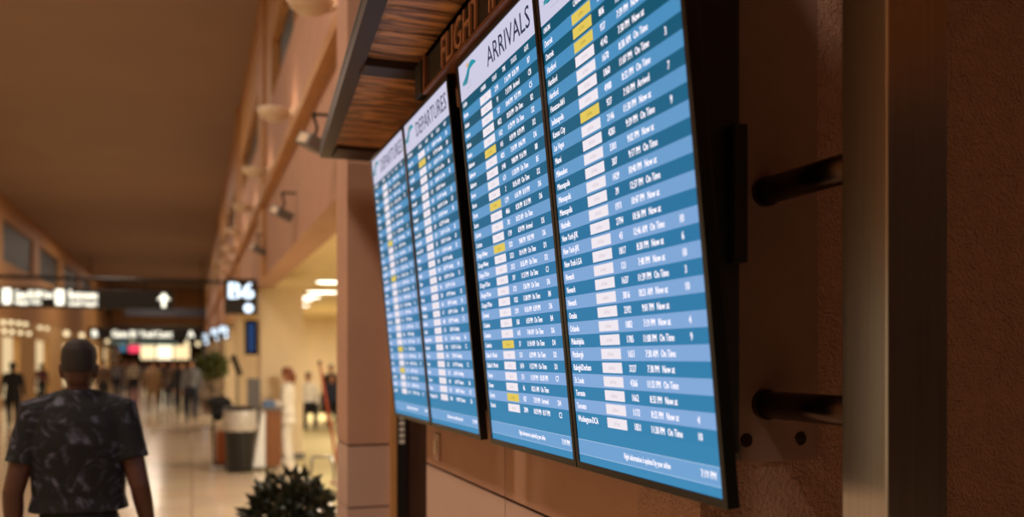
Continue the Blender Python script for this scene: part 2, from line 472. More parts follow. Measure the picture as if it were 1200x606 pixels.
arr4 = """Detroit|Y|1159|6:08 PM|Now 6:32|
Detroit|Y|806|9:09 AM|Now 9:40|
Hartford|Y|927|7:39 PM|Now 8:40|
Hartford|W|4142|7:30 PM|Now at|
Hartford|W|1670|8:38 AM|On Time|
Houston-IAH|W|1860|11:07 PM|On Time|3
Indianapolis|W|4988|8:32 PM|On Time|
Kansas City|Y|927|7:10 PM|Arrived|7
Las Vegas|W|2146|11:30 PM|Now at|
Miami|W|4281|9:39 PM|On Time|9
Milwaukee|W|3301|9:02 PM|Now at|
Minneapolis|W|307|9:17 PM|On Time|
Minneapolis|W|1429|10:40 PM|Now at|
Minneapolis|W|39|12:37 PM|On Time|
Nashville|W|1971|10:47 PM|Now at|
New York-JFK|W|2794|10:36 PM|Now at|
New York-JFK|W|43|12:46 AM|On Time|10
New York-LGA|W|1817|8:30 PM|Now at|6
Newark|W|121|7:48 PM|Now at|10
Newark|W|1637|11:39 PM|On Time|3
Newark|W|3816|10:21 AM|Now at|10
Omaha|W|2392|9:01 PM|Now at|
Orlando|W|1082|7:19 PM|Now at|4
Philadelphia|W|1785|11:08 PM|On Time|9
Pittsburgh|W|1651|7:30 AM|On Time|
Raleigh/Durham|W|3227|7:38 PM|Now at|
St. Louis|W|4366|11:32 PM|On Time|
Toronto|W|1662|8:32 PM|Now at|
Toronto|W|1172|8:32 PM|Now at|4
Washington-DCA|W|1831|11:28 PM|On Time|10"""
arr3 = """Atlanta|W|2195|7:16 PM|8:26 PM|B7
Atlanta|W|91|7:13 PM|Arrived|C8
Atlanta|W|327|10:40 PM|9:37 PM|C5
Atlanta|W|4022|10:30 PM|On Time|B2
Atlanta|W|1422|11:29 PM|On Time|D2
Baltimore|Y|145|8:39 PM|8:39 PM|D2
Baltimore|W|4025|7:10 PM|8:46 PM|D6
Baltimore|W|1948|9:08 PM|9:16 PM|B8
Boston|W|671|11:20 PM|On Time|B5
Boston|W|2|10:36 AM|On Time|D2
Boston|Y|1279|6:16 PM|8:10 PM|D6
Boston|W|4866|8:30 PM|8:12 PM|D6
Charlotte|W|701|10:32 AM|On Time|
Charlotte|W|1739|6:59 PM|Arrived|D5
Chicago-Midway|Y|3321|9:08 PM|9:02 PM|D6
Chicago-Midway|W|3323|10:14 PM|On Time|D1
Chicago-O'Hare|W|2333|10:36 PM|On Time|D2
Chicago-O'Hare|W|397|11:27 PM|On Time|C1
Chicago-O'Hare|W|1721|7:36 PM|On Time|D6
Chicago-O'Hare|W|1022|11:00 PM|On Time|B4
Cincinnati|W|2391|10:36 PM|8:39 PM|D6
Columbus|W|368|6:59 PM|On Time|B4
Columbus|W|643|7:40 AM|On Time|D6
Columbus|Y|37|11:34 AM|On Time|D4
Dallas-Ft. Worth|W|513|6:29 PM|On Time|D2
Dallas-Ft. Worth|W|3474|11:27 PM|On Time|D1
Denver|W|271|11:29 PM|10:30 PM|C7
Denver|W|46|10:21 AM|On Time|
Detroit|Y|427|7:29 PM|Arrived|D4
Detroit|W|2094|10:39 PM|8:17 PM|C2"""
def dep_rows(seed, cities, ys):
    r = random.Random(seed); out = []
    for i, c in enumerate(cities):
        out.append('%s|%s|%d|%d:%02d %s|%s|%s' % (c, 'Y' if i + 1 in ys else 'W', r.randint(20, 4900), r.randint(5, 12), r.randint(0, 59),
                   r.choice(('AM', 'PM')), r.choice(('On Time', 'On Time', 'Now at', 'Boarding')), r.choice(('B2', 'B6', 'C8', 'D4', 'D2', '', 'C5', ''))))
    return '\n'.join(out)
names2 = ['Kansas City','Las Vegas','Los Angeles','Miami','Milwaukee','Minneapolis','Minneapolis','Minneapolis','Nashville','New York-JFK','New York-JFK','New York-LGA','Newark','Newark','Norfolk','Omaha','Orlando','Orlando','Philadelphia','Philadelphia','Pittsburgh','Portland','Raleigh/Durham','Richmond','St. Louis','Tampa','Tampa','Toronto','Toronto','Washington-DCA']
names1 = ['Atlanta','Atlanta','Atlanta','Atlanta','Baltimore','Baltimore','Boston','Boston','Buffalo','Charlotte','Charlotte','Chicago-Midway','Chicago-O\'Hare','Chicago-O\'Hare','Chicago-O\'Hare','Cincinnati','Cleveland','Columbus','Dallas-Ft. Worth','Dallas-Ft. Worth','Denver','Denver','Detroit','Detroit','Detroit','Hartford','Hartford','Houston-IAH','Indianapolis','Jacksonville']
def make_screen(Yfar, Ynear, title, rows, label, wid):
    t = thing('flight_screen', label, 'screen', group=None)
    t.matrix_world = mx((XT, Yfar, ZT), (0, -1, 0), (-ST, 0, CT), (-CT, 0, -ST))   # x along the wall, y up the screen, z out
    W = Yfar - Ynear; bz, bb = .015, .017
    # casing: front ring and thin body behind
    b = B(); dpt = .026
    o_ = [(0, 0), (W, 0), (W, -SH), (0, -SH)]; i_ = [(bz, -bz), (W - bz, -bz), (W - bz, -SH + bb), (bz, -SH + bb)]
    of = [b.verts.new((x, y, 0)) for x, y in o_]; inn = [b.verts.new((x, y, 0)) for x, y in i_]
    ind = [b.verts.new((x, y, -.004)) for x, y in i_]; ob = [b.verts.new((x, y, -dpt)) for x, y in o_]
    for k in range(4):
        j = (k + 1) % 4
        b.faces.new((of[j], of[k], inn[k], inn[j])); b.faces.new((inn[j], inn[k], ind[k], ind[j])); b.faces.new((of[k], of[j], ob[j], ob[k]))
    b.faces.new(ob)
    bmesh.ops.recalc_face_normals(b, faces=b.faces[:])
    obj('casing', b, M['bezel'], t)
    # rear chassis, thicker, set in from the edge
    b = B(); bbox(b, .03, W - .03, -SH + .10, -.10, -.05, -dpt, .006); obj('rear_cover', b, M['black'], t)
    gx0, gx1 = bz, W - bz; gw = gx1 - gx0
    def vy(u): return -u * SH
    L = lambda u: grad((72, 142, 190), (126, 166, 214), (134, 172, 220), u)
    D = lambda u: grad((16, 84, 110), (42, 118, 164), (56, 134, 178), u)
    Q = []; zq = -.0036
    def band(u0, u1, c, z=zq, x0=gx0, x1=gx1): Q.append(([(x0, vy(u1)), (x1, vy(u1)), (x1, vy(u0)), (x0, vy(u0))], z, c))
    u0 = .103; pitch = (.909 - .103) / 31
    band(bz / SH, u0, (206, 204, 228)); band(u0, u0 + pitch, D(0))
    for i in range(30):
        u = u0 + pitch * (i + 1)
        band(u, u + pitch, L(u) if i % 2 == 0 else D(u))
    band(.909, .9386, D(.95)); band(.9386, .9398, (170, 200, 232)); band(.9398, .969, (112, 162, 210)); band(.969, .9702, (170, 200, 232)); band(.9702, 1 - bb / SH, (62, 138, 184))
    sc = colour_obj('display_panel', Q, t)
    # carrier tags, white or yellow
    Qt = []; zt = -.003
    tb = B(); lb = B()
    for i, row in enumerate(rows.split('\n')):
        city, k, fl, tm, stt, gate = row.split('|')
        u = u0 + pitch * (i + 1); yc = vy(u + pitch / 2); ph = pitch * SH
        a0, a1 = gx0 + .278 * gw, gx0 + .433 * gw
        col = (226, 200, 92) if k == 'Y' else (240, 232, 240)
        Qt.append(([(a0, yc - ph*.37), (a1, yc - ph*.37), (a1, yc + ph*.37), (a0, yc + ph*.37)], zt, col))
        text(tb, 'airlines' if k == 'W' else 'airline', (a0 + a1) / 2, yc - ph * .14, .010, .8, z=-.0024, align='c', mi=1 if k == 'Y' else 0)
        hh = ph * .48; y0 = yc - hh * .5; zx = -.0028
        text(lb, city, gx0 + .02 * gw, y0, hh, .74, z=zx, bold=.0014)
        text(lb, fl, gx0 + .51 * gw, y0, hh, .78, z=zx, align='c', bold=.0014)
        text(lb, tm, gx0 + .692 * gw, y0, hh, .72, z=zx, align='r', bold=.0015)
        text(lb, stt, gx0 + .71 * gw, y0, hh, .74, z=zx, bold=.0015)
        if gate: text(lb, gate, gx0 + .90 * gw, y0, hh, .8, z=zx, align='c', bold=.0015)
    yh = vy(u0 + pitch / 2) - .006
    for s, f in (('ORIGIN' if title == 'ARRIVALS' else 'DESTINATION', .02), ('CARRIER', .30), ('FLIGHT', .465), ('TIME', .60), ('STATUS', .71), ('GATE', .865)):
        text(lb, s, gx0 + f * gw, yh, .0130, .68, z=-.0028, bold=.0010)
    text(lb, 'Flight information is updated by your airline', gx0 + .86 * gw - .10, vy(.959), .0135, .62, z=-.0028, align='r', bold=.0012)
    text(lb, '7:19 PM', gx0 + .97 * gw, vy(.959), .0150, .78, z=-.0028, align='r', bold=.0014)
    colour_obj('carrier_tags', Qt, sc)
    obj('tag_lettering', tb, [M['tagtxt'], M['tagtxty']], sc)
    obj('flight_listing', lb, M['txtL'], sc)
    b = B(); text(b, title, gx0 + .955 * gw, vy(.080), .056, width=.535 * gw if title == 'ARRIVALS' else .68 * gw, z=-.0028, align='r', bold=.0012)
    obj('title_lettering', b, M['txtD'], sc)
    # logo: orange sun rays, teal sweeping wings, faint lettering below
    lg = []; lx, ly = gx0 + .145 * gw if title == 'ARRIVALS' else gx0 + .10 * gw, vy(.046)
    for k in range(5):
        a = PI * (.25 + .14 * k)
        dx, dy = math.cos(a), math.sin(a)
        lg.append(([(lx + .004*dx - .003*dy, ly + .012 + .004*dy + .003*dx), (lx + .004*dx + .003*dy, ly + .012 + .004*dy - .003*dx), (lx + .024*dx, ly + .012 + .024*dy)], zt, (226, 168, 90)))
    def sweep(x0, y0, x1, y1, bulge, w, col):
        p0, p1 = [], []
        for i in range(9):
            s = i / 8; x = x0 + (x1-x0)*s; y = y0 + (y1-y0)*s + bulge * math.sin(PI * s)
            ww = w * math.sin(PI * (s * .9 + .05)); p0.append((x, y - ww)); p1.append((x, y + ww))
        for i in range(8): lg.append(([p0[i], p0[i+1], p1[i+1], p1[i]], zt + .0002, col))
    sweep(lx - .066, ly - .022, lx + .034, ly + .022, -.014, .013, (28, 130, 150))
    sweep(lx - .026, ly - .008, lx + .085, ly + .008, .014, .010, (40, 150, 170))
    sweep(lx - .070, ly - .028, lx - .012, ly - .008, -.004, .003, (90, 170, 180))
    colour_obj('logo', lg, sc)
    b = B(); text(b, 'AIRPORT', lx, ly - .036, .009, .9, z=-.0028, align='c'); text(b, 'INTERNATIONAL', lx, ly - .05, .006, .8, z=-.0028, align='c')
    obj('logo_lettering', b, M['txtF'], sc)
    return t
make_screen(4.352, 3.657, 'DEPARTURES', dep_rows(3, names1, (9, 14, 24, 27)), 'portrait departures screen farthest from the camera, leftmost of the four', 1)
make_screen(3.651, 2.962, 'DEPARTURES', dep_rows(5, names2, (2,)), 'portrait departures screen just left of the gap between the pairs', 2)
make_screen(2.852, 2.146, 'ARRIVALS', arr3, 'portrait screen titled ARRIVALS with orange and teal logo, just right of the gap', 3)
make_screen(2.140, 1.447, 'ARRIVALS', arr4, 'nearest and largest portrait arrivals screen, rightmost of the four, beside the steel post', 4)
# mounting boxes behind each pair
def mount(y0, y1, near, label):
    t = thing('screen_mount', label, 'mount', (.95, (y0+y1)/2, 2.0), group=None)
    O = (.95, (y0+y1)/2, 2.0)
    b = B()      # wedge that follows the tilt
    def sx(z): return XT + (ZT - z) * math.tan(tilt) + .0507
    z0, z1 = near[0], near[1]
    vs = []
    for yv in (y0, y1):
        vs.append([b.verts.new(p) for p in ((sx(z0), yv, z0), (.985, yv, z0), (.985, yv, z1), (sx(z1), yv, z1))])
    b.faces.new(vs[0]); b.faces.new(vs[1][::-1])
    for i in range(4): b.faces.new((vs[0][(i+1) % 4], vs[0][i], vs[1][i], vs[1][(i+1) % 4]))
    bmesh.ops.recalc_face_normals(b, faces=b.faces[:])
    obj('wedge_housing', loc_b(b, O), M['black'], t)
    for yv in (y0 + .12, y1 - .22):
        obj('wall_bracket', loc_b(bbox(B(), .984, XW, yv, yv + .1, 1.9, 2.3, .004), O), M['blackmetal'], t)
    b = B(); bbox(b, .955, .985, y0 - .03, y0 - .001, H + .18, H + .44, .003); obj('side_plate', loc_b(b, O), M['blackmetal'], t)
    return t
mount(3.0, 4.29, (1.62, 2.45), 'black wedge mount behind the two departures screens')
mount(1.50, 2.80, (1.62, 2.68), 'black wedge mount behind the two arrivals screens')

# ================================================================== STEEL POST
O = (1.207, 1.34, 0)
sp = thing('steel_post', 'brushed square steel post held off the stucco wall by two round bars', 'post', O)
b = B(); bbox(b, 1.140, 1.274, 1.281, 1.399, 0, 4.0, .004); obj('square_tube', loc_b(b, O), M['steel'], sp)
for z in (H + .372, H - .103):
    b = B(); limb(b, [(1.207, 1.395, z), (1.207, 1.735, z)], .030, 28)
    for f in b.faces: f.smooth = len(f.verts) == 4
    o = obj('standoff_bar', loc_b(b, O), M['darksteel'], sp)
    b = B(); limb(b, [(1.207, 1.722, z), (1.207, 1.738, z)], .034, 28); obj('flange', loc_b(b, O), M['darksteel'], o).parent = o
b = B(); bbox(b, 1.062, 1.349, 1.739, 1.7495, H - .232, 2.9, .002); pl = obj('wall_plate', loc_b(b, O), M['plate'], sp)
for x in (1.16, 1.303):
    for z in (H - .182, 2.85):
        b = B(); limb(b, [(x, 1.7385, z), (x, 1.7355, z)], [.016, .014], 18); limb(b, [(x, 1.7355, z), (x, 1.733, z)], [.006, .005], 6); obj('screw', loc_b(b, O), M['screwm'], pl)
b = B(); bbox(b, 1.10, 1.145, 1.735, 1.7385, H - .225, H - .19, .001)
obj('label_tab', loc_b(b, O), M['grey'], pl)

# wall switch
O = (XW, 4.0, 1.40)
sw = thing('wall_switch', 'small pale rectangular switch plate on the wall below the far screens', 'switch', O)
obj('cover_plate', bbox(B(), -.012, 0, -.045, .045, -.06, .06, .003), M['panel'], sw); obj('rocker', bbox(B(), -.019, -.012, -.018, .018, -.03, .03, .002), M['pale'], sw)

# ================================================================== FIXTURES
gs = 'bowl sconces along the upper wall'
ords = ['nearest bowl sconce high on the right wall, cut by the top edge of the photo', 'second bowl sconce from the top along the right wall', 'third bowl sconce down the right wall', 'fourth bowl sconce down the right wall', 'fifth bowl sconce down the right wall']
for i in range(9):
    d = 6.8 * (1 + .4495 * i); Xs = .83
    Y = (d - Xs * SI) / CO; z = H + 2.64
    t = thing('bowl_sconce', ords[i] if i < 5 else 'tiny far bowl sconce among the last ones down the right wall', 'sconce', (Xs, Y, z), group=gs)
    b = B(); lathe(b, [(.02, -.075), (.09, -.065), (.145, -.03), (.17, .02), (.175, .045), (.165, .045), (.155, .02), (.08, -.03), (.02, -.04)], 28)
    obj('bowl', b, M['sconce'], t, True)
    b = B(); limb(b, [(.0, 0, -.06), (.1, 0, -.05), (.22, 0, .0)], .014, 10); sph(b, (0, 0, -.04), .03); obj('arm', b, M['sconce'], t, True)
    b = B(); bbox(b, .2, .219, -.06, .06, -.08, .08, .004); obj('back_plate', b, M['sconce'], t)
    L = bpy.data.lights.new('sconce_light', 'POINT'); L.energy = 2.5; L.color = (1, .72, .45); L.shadow_soft_size = .05
    o = bpy.data.objects.new('sconce_light', L); o.location = (Xs, Y, z + .12); C.objects.link(o); o.parent = None
# spot / camera boxes on the wall
def floodlight(px, y, Xs, label, rz):
    Y = at_x(px, Xs); z = zz(y, dep(Xs, Y))
    t = thing('spotlight', label, 'spotlight', (Xs, Y, z), rz)
    b = B(); bbox(b, -.09, .09, -.12, .12, -.05, .05, .012); o = obj('lamp_housing', b, M['grey'], t); o.rotation_euler = (.3, .35, .4)
    b = B(); bbox(b, -.092, -.09, -.08, .08, -.035, .035, .001); q = obj('lens', b, M['sconce'], o)
    b = B(); limb(b, [(0, 0, 0), (.03, 0, .12), (.0, .0, .22)], .012, 10); limb(b, [(0, 0, .22), (XW - Xs, 0, .22)], .012, 10); obj('bracket', b, M['blackmetal'], t)
    # rotated thing keeps its bracket on the wall
    return t
floodlight(330, 250, .90, 'black spotlight on a bracket under the second sconce', 0)
floodlight(367, 168, .86, 'black spotlight on the wall beside the canopy corner', 0)
floodlight(301, 292, .92, 'small dark spotlight lower down the right wall above the gate sign', 0)

# hanging signs
M['signlit'] = emit('sign_text_lit', (250, 242, 220), 2.4)
M['signlitb'] = emit('sign_text_lit_cool', (218, 234, 250), 2.2)
def arrow_mesh(bm, cx, cz, s):
    pts = [(-.12, -.5), (.12, -.5), (.12, .02), (.42, .02), (0, .5), (-.42, .02), (-.12, .02)]
    f = bm.faces.new([bm.verts.new((cx + x * s, cz + z * s, 0)) for x, z in pts])
dS = 25.8; Xr, YS = at(203, dS); YS = 27.5; Xr = at_y(203, YS)
t = thing('overhead_sign', 'long black hanging wayfinding sign with white lettering and up arrow, nearest one', 'sign', (Xr - 2.9, YS, 3.2))
O = (Xr - 2.9, YS, 3.2); dS = dep(Xr, YS)
zb, zt_ = zz(363, dS), zz(341, dS)
obj('sign_box', loc_b(bbox(B(), Xr - 5.8, Xr, YS, YS + .2, zb, zt_, .01), O), M['black'], t)
b = B(); limb(b, [(XL + .01, YS + .1, zz(329, dS)), (XW - .11, YS + .1, zz(329, dS))], .05, 12); obj('support_beam', loc_b(b, O), M['blackmetal'], t)
for x in (Xr - 5.2, Xr - .75):
    b = B(); limb(b, [(x, YS + .1, zt_ - .01), (x, YS + .1, zz(329, dS))], .03, 10); obj('hanger_rod', loc_b(b, O), M['blackmetal'], t)
tb = B(); hs = zt_ - zb
def put(s, px0, px1, y, cap, bm, box_=False):
    x0, x1 = at_y(px0, YS), at_y(px1, YS)
    q = B(); text(q, s, 0, 0, cap, width=x1 - x0, bold=.012)
    merge(bm, q, mx((x0, YS - .004, zz(y, dS)), (1, 0, 0), (0, 0, 1), (0, -1, 0)))
put('Gates B1-B9', 17, 48, 353, .22, tb); put('Baggage Claim', 17, 48, 359, .10, tb); put('Exit', 50, 62, 352, .18, tb)
put('Restrooms', 80, 114, 352.5, .24, tb); put('Ground Transport', 80, 114, 360, .13, tb)
for px0 in (3, 65):
    q = B(); x0, x1 = at_y(px0, YS), at_y(px0 + 10, YS)
    box(q, x0, x1, YS - .005, YS - .001, zz(359.5, dS), zz(342.5, dS)); merge(tb, q)
q = B(); arrow_mesh(q, 0, 0, .40); merge(tb, q, mx((at_y(192, YS), YS - .004, zz(352, dS)), (1, 0, 0), (0, 0, 1), (0, -1, 0)))
obj('lettering', loc_b(tb, O), M['signlit'], t)
def far_sign(px0, px1, y0, y1, Y, label, mt, words):
    x0, x1 = at_y(px0, Y), at_y(px1, Y); d = dep((x0+x1)/2, Y); z0, z1 = zz(y1, d), zz(y0, d); hh = z1 - z0
    t = thing('overhead_sign', label, 'sign', ((x0+x1)/2, Y, z0)); O = ((x0+x1)/2, Y, z0)
    obj('sign_box', loc_b(bbox(B(), x0, x1, Y, Y + .2, z0, z1, .01), O), M['black'], t)
    for x in (x0 + .1, x1 - .1):
        b = B(); limb(b, [(x, Y + .1, z1 - .01), (x, Y + .1, ZC if Y < YE else 3.4)], .03, 8); obj('hanger_rod', loc_b(b, O), M['blackmetal'], t)
    b = B()
    for (f0, f1, s) in words:
        q = B(); text(q, s, 0, 0, hh * .55, width=(f1 - f0) * (x1 - x0), bold=.02)
        merge(b, q, mx((x0 + f0 * (x1-x0), Y - .004, z0 + hh * .22), (1, 0, 0), (0, 0, 1), (0, -1, 0)))
    obj('lettering', loc_b(b, O), mt, t)
far_sign(103, 238, 384.5, 398, 58, 'second black hanging sign with glowing letters farther down the hall', M['signlit'], [(.03, .08, 'B'), (.2, .42, 'Gates B1'), (.45, .72, 'Food Court'), (.86, .92, 'A')])
far_sign(128, 212, 399, 405, 80, 'small far hanging sign with dim greenish lettering below the second sign', emit('sign_text_dim', (150, 170, 150), 1.2), [(.05, .95, 'Terminal B Shops')])

# gate flag signs on the right
def gate_sign(Y, x0, x1, z0, z1, txt, label, cool=True):
    O = ((x0+x1)/2, Y, z0); t = thing('gate_sign', label, 'sign', O, group=None)
    obj('sign_box', loc_b(bbox(B(), x0, x1, Y, Y + .12, z0, z1, .01), O), M['signdark'], t)
    b = B(); limb(b, [(x1 - .01, Y + .06, z1 - .05), (XW + .005 if z1 > 3.04 else 1.135, Y + .06, z1 - .05)], .02, 10); obj('arm', loc_b(b, O), M['blackmetal'], t)
    b = B(); hh = z1 - z0; w = x1 - x0
    q = B(); text(q, txt, 0, 0, hh * .46, width=w * .82, bold=.022)
    merge(b, q, mx((x0 + w * .06, Y - .004, z0 + hh * .44), (1, 0, 0), (0, 0, 1), (0, -1, 0)))
    q = B(); lathe(q, [(hh * .13, 0), (hh * .13, .002)], 16); merge(b, q, mx((x0 + w * .72, Y - .001, z0 + hh * .17), (1, 0, 0), (0, 0, 1), (0, -1, 0)))
    obj('lettering', loc_b(b, O), M['signlitb'] if cool else M['signlit'], t)
Y0 = 16.2
d0 = dep(.8, Y0)
gate_sign(Y0, at_y(263, Y0), at_y(302, Y0), zz(368, d0), zz(327, d0), 'B6', 'dark gate sign with glowing B6 on the cream column', True)
for (px0, px1, y0, y1, lab) in ((255, 269, 381, 397, 'first small glowing gate sign beyond the B6 sign'), (246, 258, 384, 399, 'second small glowing gate sign beyond the B6 sign'), (235, 245, 390, 404, 'third small glowing gate sign, near the hall end')):
    Yv = at_x(px1, 1.0); d1 = dep(.8, Yv); gate_sign(Yv, at_y(px0, Yv), 1.0, zz(y1, d1), zz(y0, d1), 'B', lab)

# gate room ceiling lights
M['panel_light'] = emit('ceiling_panel_glow', (255, 246, 222), 5)
for k, (px, y) in enumerate(((385, 329), (372, 341), (384, 341), (356, 350), (364, 347), (352, 357))):
    d = 1.5 * F / (420 - y); x, Yv = at(px, d)
    t = thing('ceiling_light', ['largest round ceiling light in the gate room, highest in view', 'left one of the middle pair of round gate room lights', 'right one of the middle pair of round gate room lights', 'small round gate room light left of the cluster', 'small round gate room light between the others', 'lowest and farthest round gate room light'][k], 'ceiling light', (x, Yv, 3.3), group='round gate room ceiling lights')
    b = B(); lathe(b, [(.26, -.03), (.26, 0)], 28); obj('rim', b, M['white'], t)
    b = B(); lathe(b, [(.23, -.036), (.235, -.031)], 28); obj('diffuser', b, M['panel_light'], t)

# downlights over the far and left shop fronts (bokeh dots)
M['dl'] = emit('downlight_glow', (255, 230, 180), 1.5)
def downlight(px, y, Y, label, r=.13, wall=False):
    x = XL + .12 if wall else at_y(px, Y)
    if wall: Y = at_x(px, x)
    z = zz(y, dep(x, Y))
    t = thing('globe_light', label, 'lamp', (x, Y, z), group='left shop front globe lights' if wall else 'far hall globe lights')
    b = B(); sph(b, (0, 0, 0), (r, r, r)); obj('globe', b, M['dl'], t, True)
    b = B()
    if wall: limb(b, [(-.12, 0, 0), (-r * .9, 0, 0)], .03, 8)
    else: limb(b, [(0, 0, r * .9), (0, 0, 4.7 - z)], .02, 6)
    obj('stem', b, M['blackmetal'], t)
for (px, y) in ((4, 378), (13, 378), (22, 379), (30, 380), (47, 384), (55, 385), (5, 388), (14, 389), (24, 390), (34, 391), (78, 391), (96, 393), (112, 394), (126, 400)):
    downlight(px, y, 0, 'small globe light on the left shop fronts', .085 if px < 60 else .15, True)
for (px, y, Y) in ((218, 391, 86), (219, 402, 87), (155, 400, 88), (232, 403, 87)):
    downlight(px, y, Y, 'small glowing globe light hanging near the far end of the hall', .2)

# far end displays and shop fronts
def lit(name, px0, px1, y0, y1, Y, col, st, label, cat):
    x0, x1 = at_y(px0, Y), at_y(px1, Y); d = dep((x0+x1)/2, Y)
    O = ((x0+x1)/2, Y, zz(y1, d)); t = thing(name, label, cat, O)
    obj('frame', loc_b(bbox(B(), x0 - .06, x1 + .06, Y, Y + .15, zz(y1, d) - .06, zz(y0, d) + .06, .01), O), M['blackmetal'], t)
    b = B(); box(b, x0, x1, Y - .02, Y - .001, zz(y1, d), zz(y0, d)); obj('lit_face', loc_b(b, O), emit(name + '_glow', col, st), t)
    return t
lit('shop_front', 165, 182, 404, 421, 96, (246, 220, 170), 1.6, 'bright yellow lit shop front at the far end, right of the pink sign', 'shop front')
lit('shop_front', 184, 202, 404, 421, 96, (255, 236, 196), 2.0, 'brightest cream shop front in the middle of the far end', 'shop front')
lit('shop_front', 204, 222, 405, 421, 96, (246, 214, 160), 1.5, 'rightmost yellowish shop front at the far end', 'shop front')
lit('neon_sign', 151, 164, 404, 413, 94, (255, 70, 100), 1.3, 'glowing pink red sign at the far end', 'sign')
lit('display_board', 140, 148, 397, 412, 90, (70, 120, 150), .9, 'small blue lit display left of the pink sign', 'display')
#lit('shop_front', 108, 130, 404, 424, 96, (214, 160, 96), .7, 'dim orange shop front behind the walking man', 'shop front')
lit('banner_screen', at_y(291, 16) and 291, 298, 379, 412, 16.9, (50, 90, 150), .45, 'narrow blue and pink lit banner left of the cream column', 'screen')

# ================================================================== FOLIAGE
def foliage(bm, c, r, n, ls, seed, zsq=1.0):
    rd = random.Random(seed)
    for i in range(n):
        while True:
            v = Vector((rd.uniform(-1, 1), rd.uniform(-1, 1), rd.uniform(-1, 1)))
            if .25 < v.length < 1: break
        p = Vector(c) + Vector((v.x * r, v.y * r, v.z * r * zsq))
        ax = (v + Vector((rd.uniform(-.7, .7), rd.uniform(-.7, .7), rd.uniform(-.2, .9)))).normalized()
        sd = ax.cross(Vector((rd.uniform(-1, 1), rd.uniform(-1, 1), rd.uniform(-1, 1)))).normalized(); up = ax.cross(sd)
        L = ls * rd.uniform(.7, 1.3); w = L * .28
        q = [p, p + ax*L*.35 + sd*w + up*L*.04, p + ax*L + up*(-L*.18), p + ax*L*.35 - sd*w + up*L*.04]
        m_ = p + ax * L * .45 - up * L * .03
        vs = [bm.verts.new(k) for k in q]; mm = bm.verts.new(m_)
        for k in range(4): bm.faces.new((vs[k], vs[(k+1) % 4], mm))
def plant(x, Y, ztop, r, label, seed, leafm='leaf', n=900, ls=.07, potz=.5, name='potted_plant', potr=.2, squash=.85):
    t = thing(name, label, 'plant', (x, Y, 0))
    b = B(); lathe(b, [(potr * .72, 0), (potr * .95, potz * .55), (potr, potz), (potr * .9, potz), (potr * .88, potz - .05)], 24); obj('pot', b, M['pot'], t, False)
    b = B(); lathe(b, [(potr * .86, potz - .06), (potr * .84, potz - .04)], 20); obj('soil', b, M['soil'], t)
    zc = ztop - r * squash; b = B(); rd = random.Random(seed)
    for i in range(9):
        a = rd.uniform(0, 2*PI); q = rd.uniform(.2, .8) * r
        limb(b, [(.02*math.cos(a), .02*math.sin(a), potz - .05), (q*.4*math.cos(a), q*.4*math.sin(a), (potz+zc)/2), (q*math.cos(a), q*math.sin(a), zc + rd.uniform(-.1, .25)*r)], [.012, .009, .004], 6)
    obj('stems', b, M['stem'], t)
    b = B(); foliage(b, (0, 0, zc), r, n, ls, seed, squash)
    for i in range(7):
        a = i * .9 + seed; foliage(b, (r*.6*math.cos(a), r*.6*math.sin(a), zc + .25*r*math.sin(i*2.1)), r*.42, n // 9, ls, seed + i + 1, 1)
    obj('foliage', b, M[leafm], t)
x, Yv = at(340, 6.6)
plant(x, Yv, .955, .30, 'bushy dark green potted plant at the bottom edge beside the column', 11, n=430, ls=.098, potz=.45, squash=.95)
x, Yv = at(247, 30)
plant(x, Yv, 1.95, .5, 'olive potted tree behind the crowd near the right columns', 23, 'leafb', n=700, ls=.16, potz=.5, potr=.3)

# ================================================================== GATE FURNITURE
x, Yv = at(281, 14.5)
t = thing('trash_bin', 'round black trash bin with crumpled grey liner over its rim', 'bin', (x, Yv, 0))
b = B(); lathe(b, [(.19, 0), (.2, .02), (.225, .5), (.245, .78), (.25, .8), (.22, .8)], 28); obj('bin_body', b, M['black'], t, False)
b = B(); rd = random.Random(4); N = 40; prev = None
for (r, z) in ((.255, .66), (.268, .74), (.262, .82), (.25, .9), (.252, .98), (.21, 1.0), (.18, .93)):
    ring = [b.verts.new(((r + rd.uniform(-.012, .012)) * math.cos(2*PI*i/N), (r + rd.uniform(-.012, .012)) * math.sin(2*PI*i/N), z + rd.uniform(-.014, .014))) for i in range(N)]
    if prev:
        for i in range(N): b.faces.new((prev[i], prev[(i+1) % N], ring[(i+1) % N], ring[i]))
    prev = ring
obj('liner', b, M['liner'], t, True)
b = B(); lathe(b, [(.262, .985), (.266, 1.01), (.2, 1.035), (.06, 1.045)], 28); obj('lid_ring', b, M['blackmetal'], t)

x, Yv = at(257, 14.9)
t = thing('upright_cart', 'upright black and orange brown cart left of the trash bin', 'cart', (x, Yv, 0))
b = B(); bbox(b, -.05, .2, -.14, .14, .1, .62, .03); obj('cart_body', b, M['orange'], t)
b = B()
for s in (-.1, .1): limb(b, [(-.08, s, .06), (-.09, s, .6), (-.1, s, 1.1)], .018, 10)
limb(b, [(-.1, -.1, 1.1), (-.1, .1, 1.1)], .018, 10); bbox(b, -.09, .2, -.13, .13, .06, .10, .01); obj('frame', b, M['blackmetal'], t)
b = B(); sph(b, (.0, 0, 1.07), (.2, .17, .12), 16); sph(b, (-.02, .0, .93), (.12, .12, .16), 14); obj('bag', b, M['cloth_black'], t, True)
for s in (-.12, .12):
    b = B(); limb(b, [(.12, s - .02, .06), (.12, s + .02, .06)], .06, 16); obj('wheel', b, M['grey'], t)

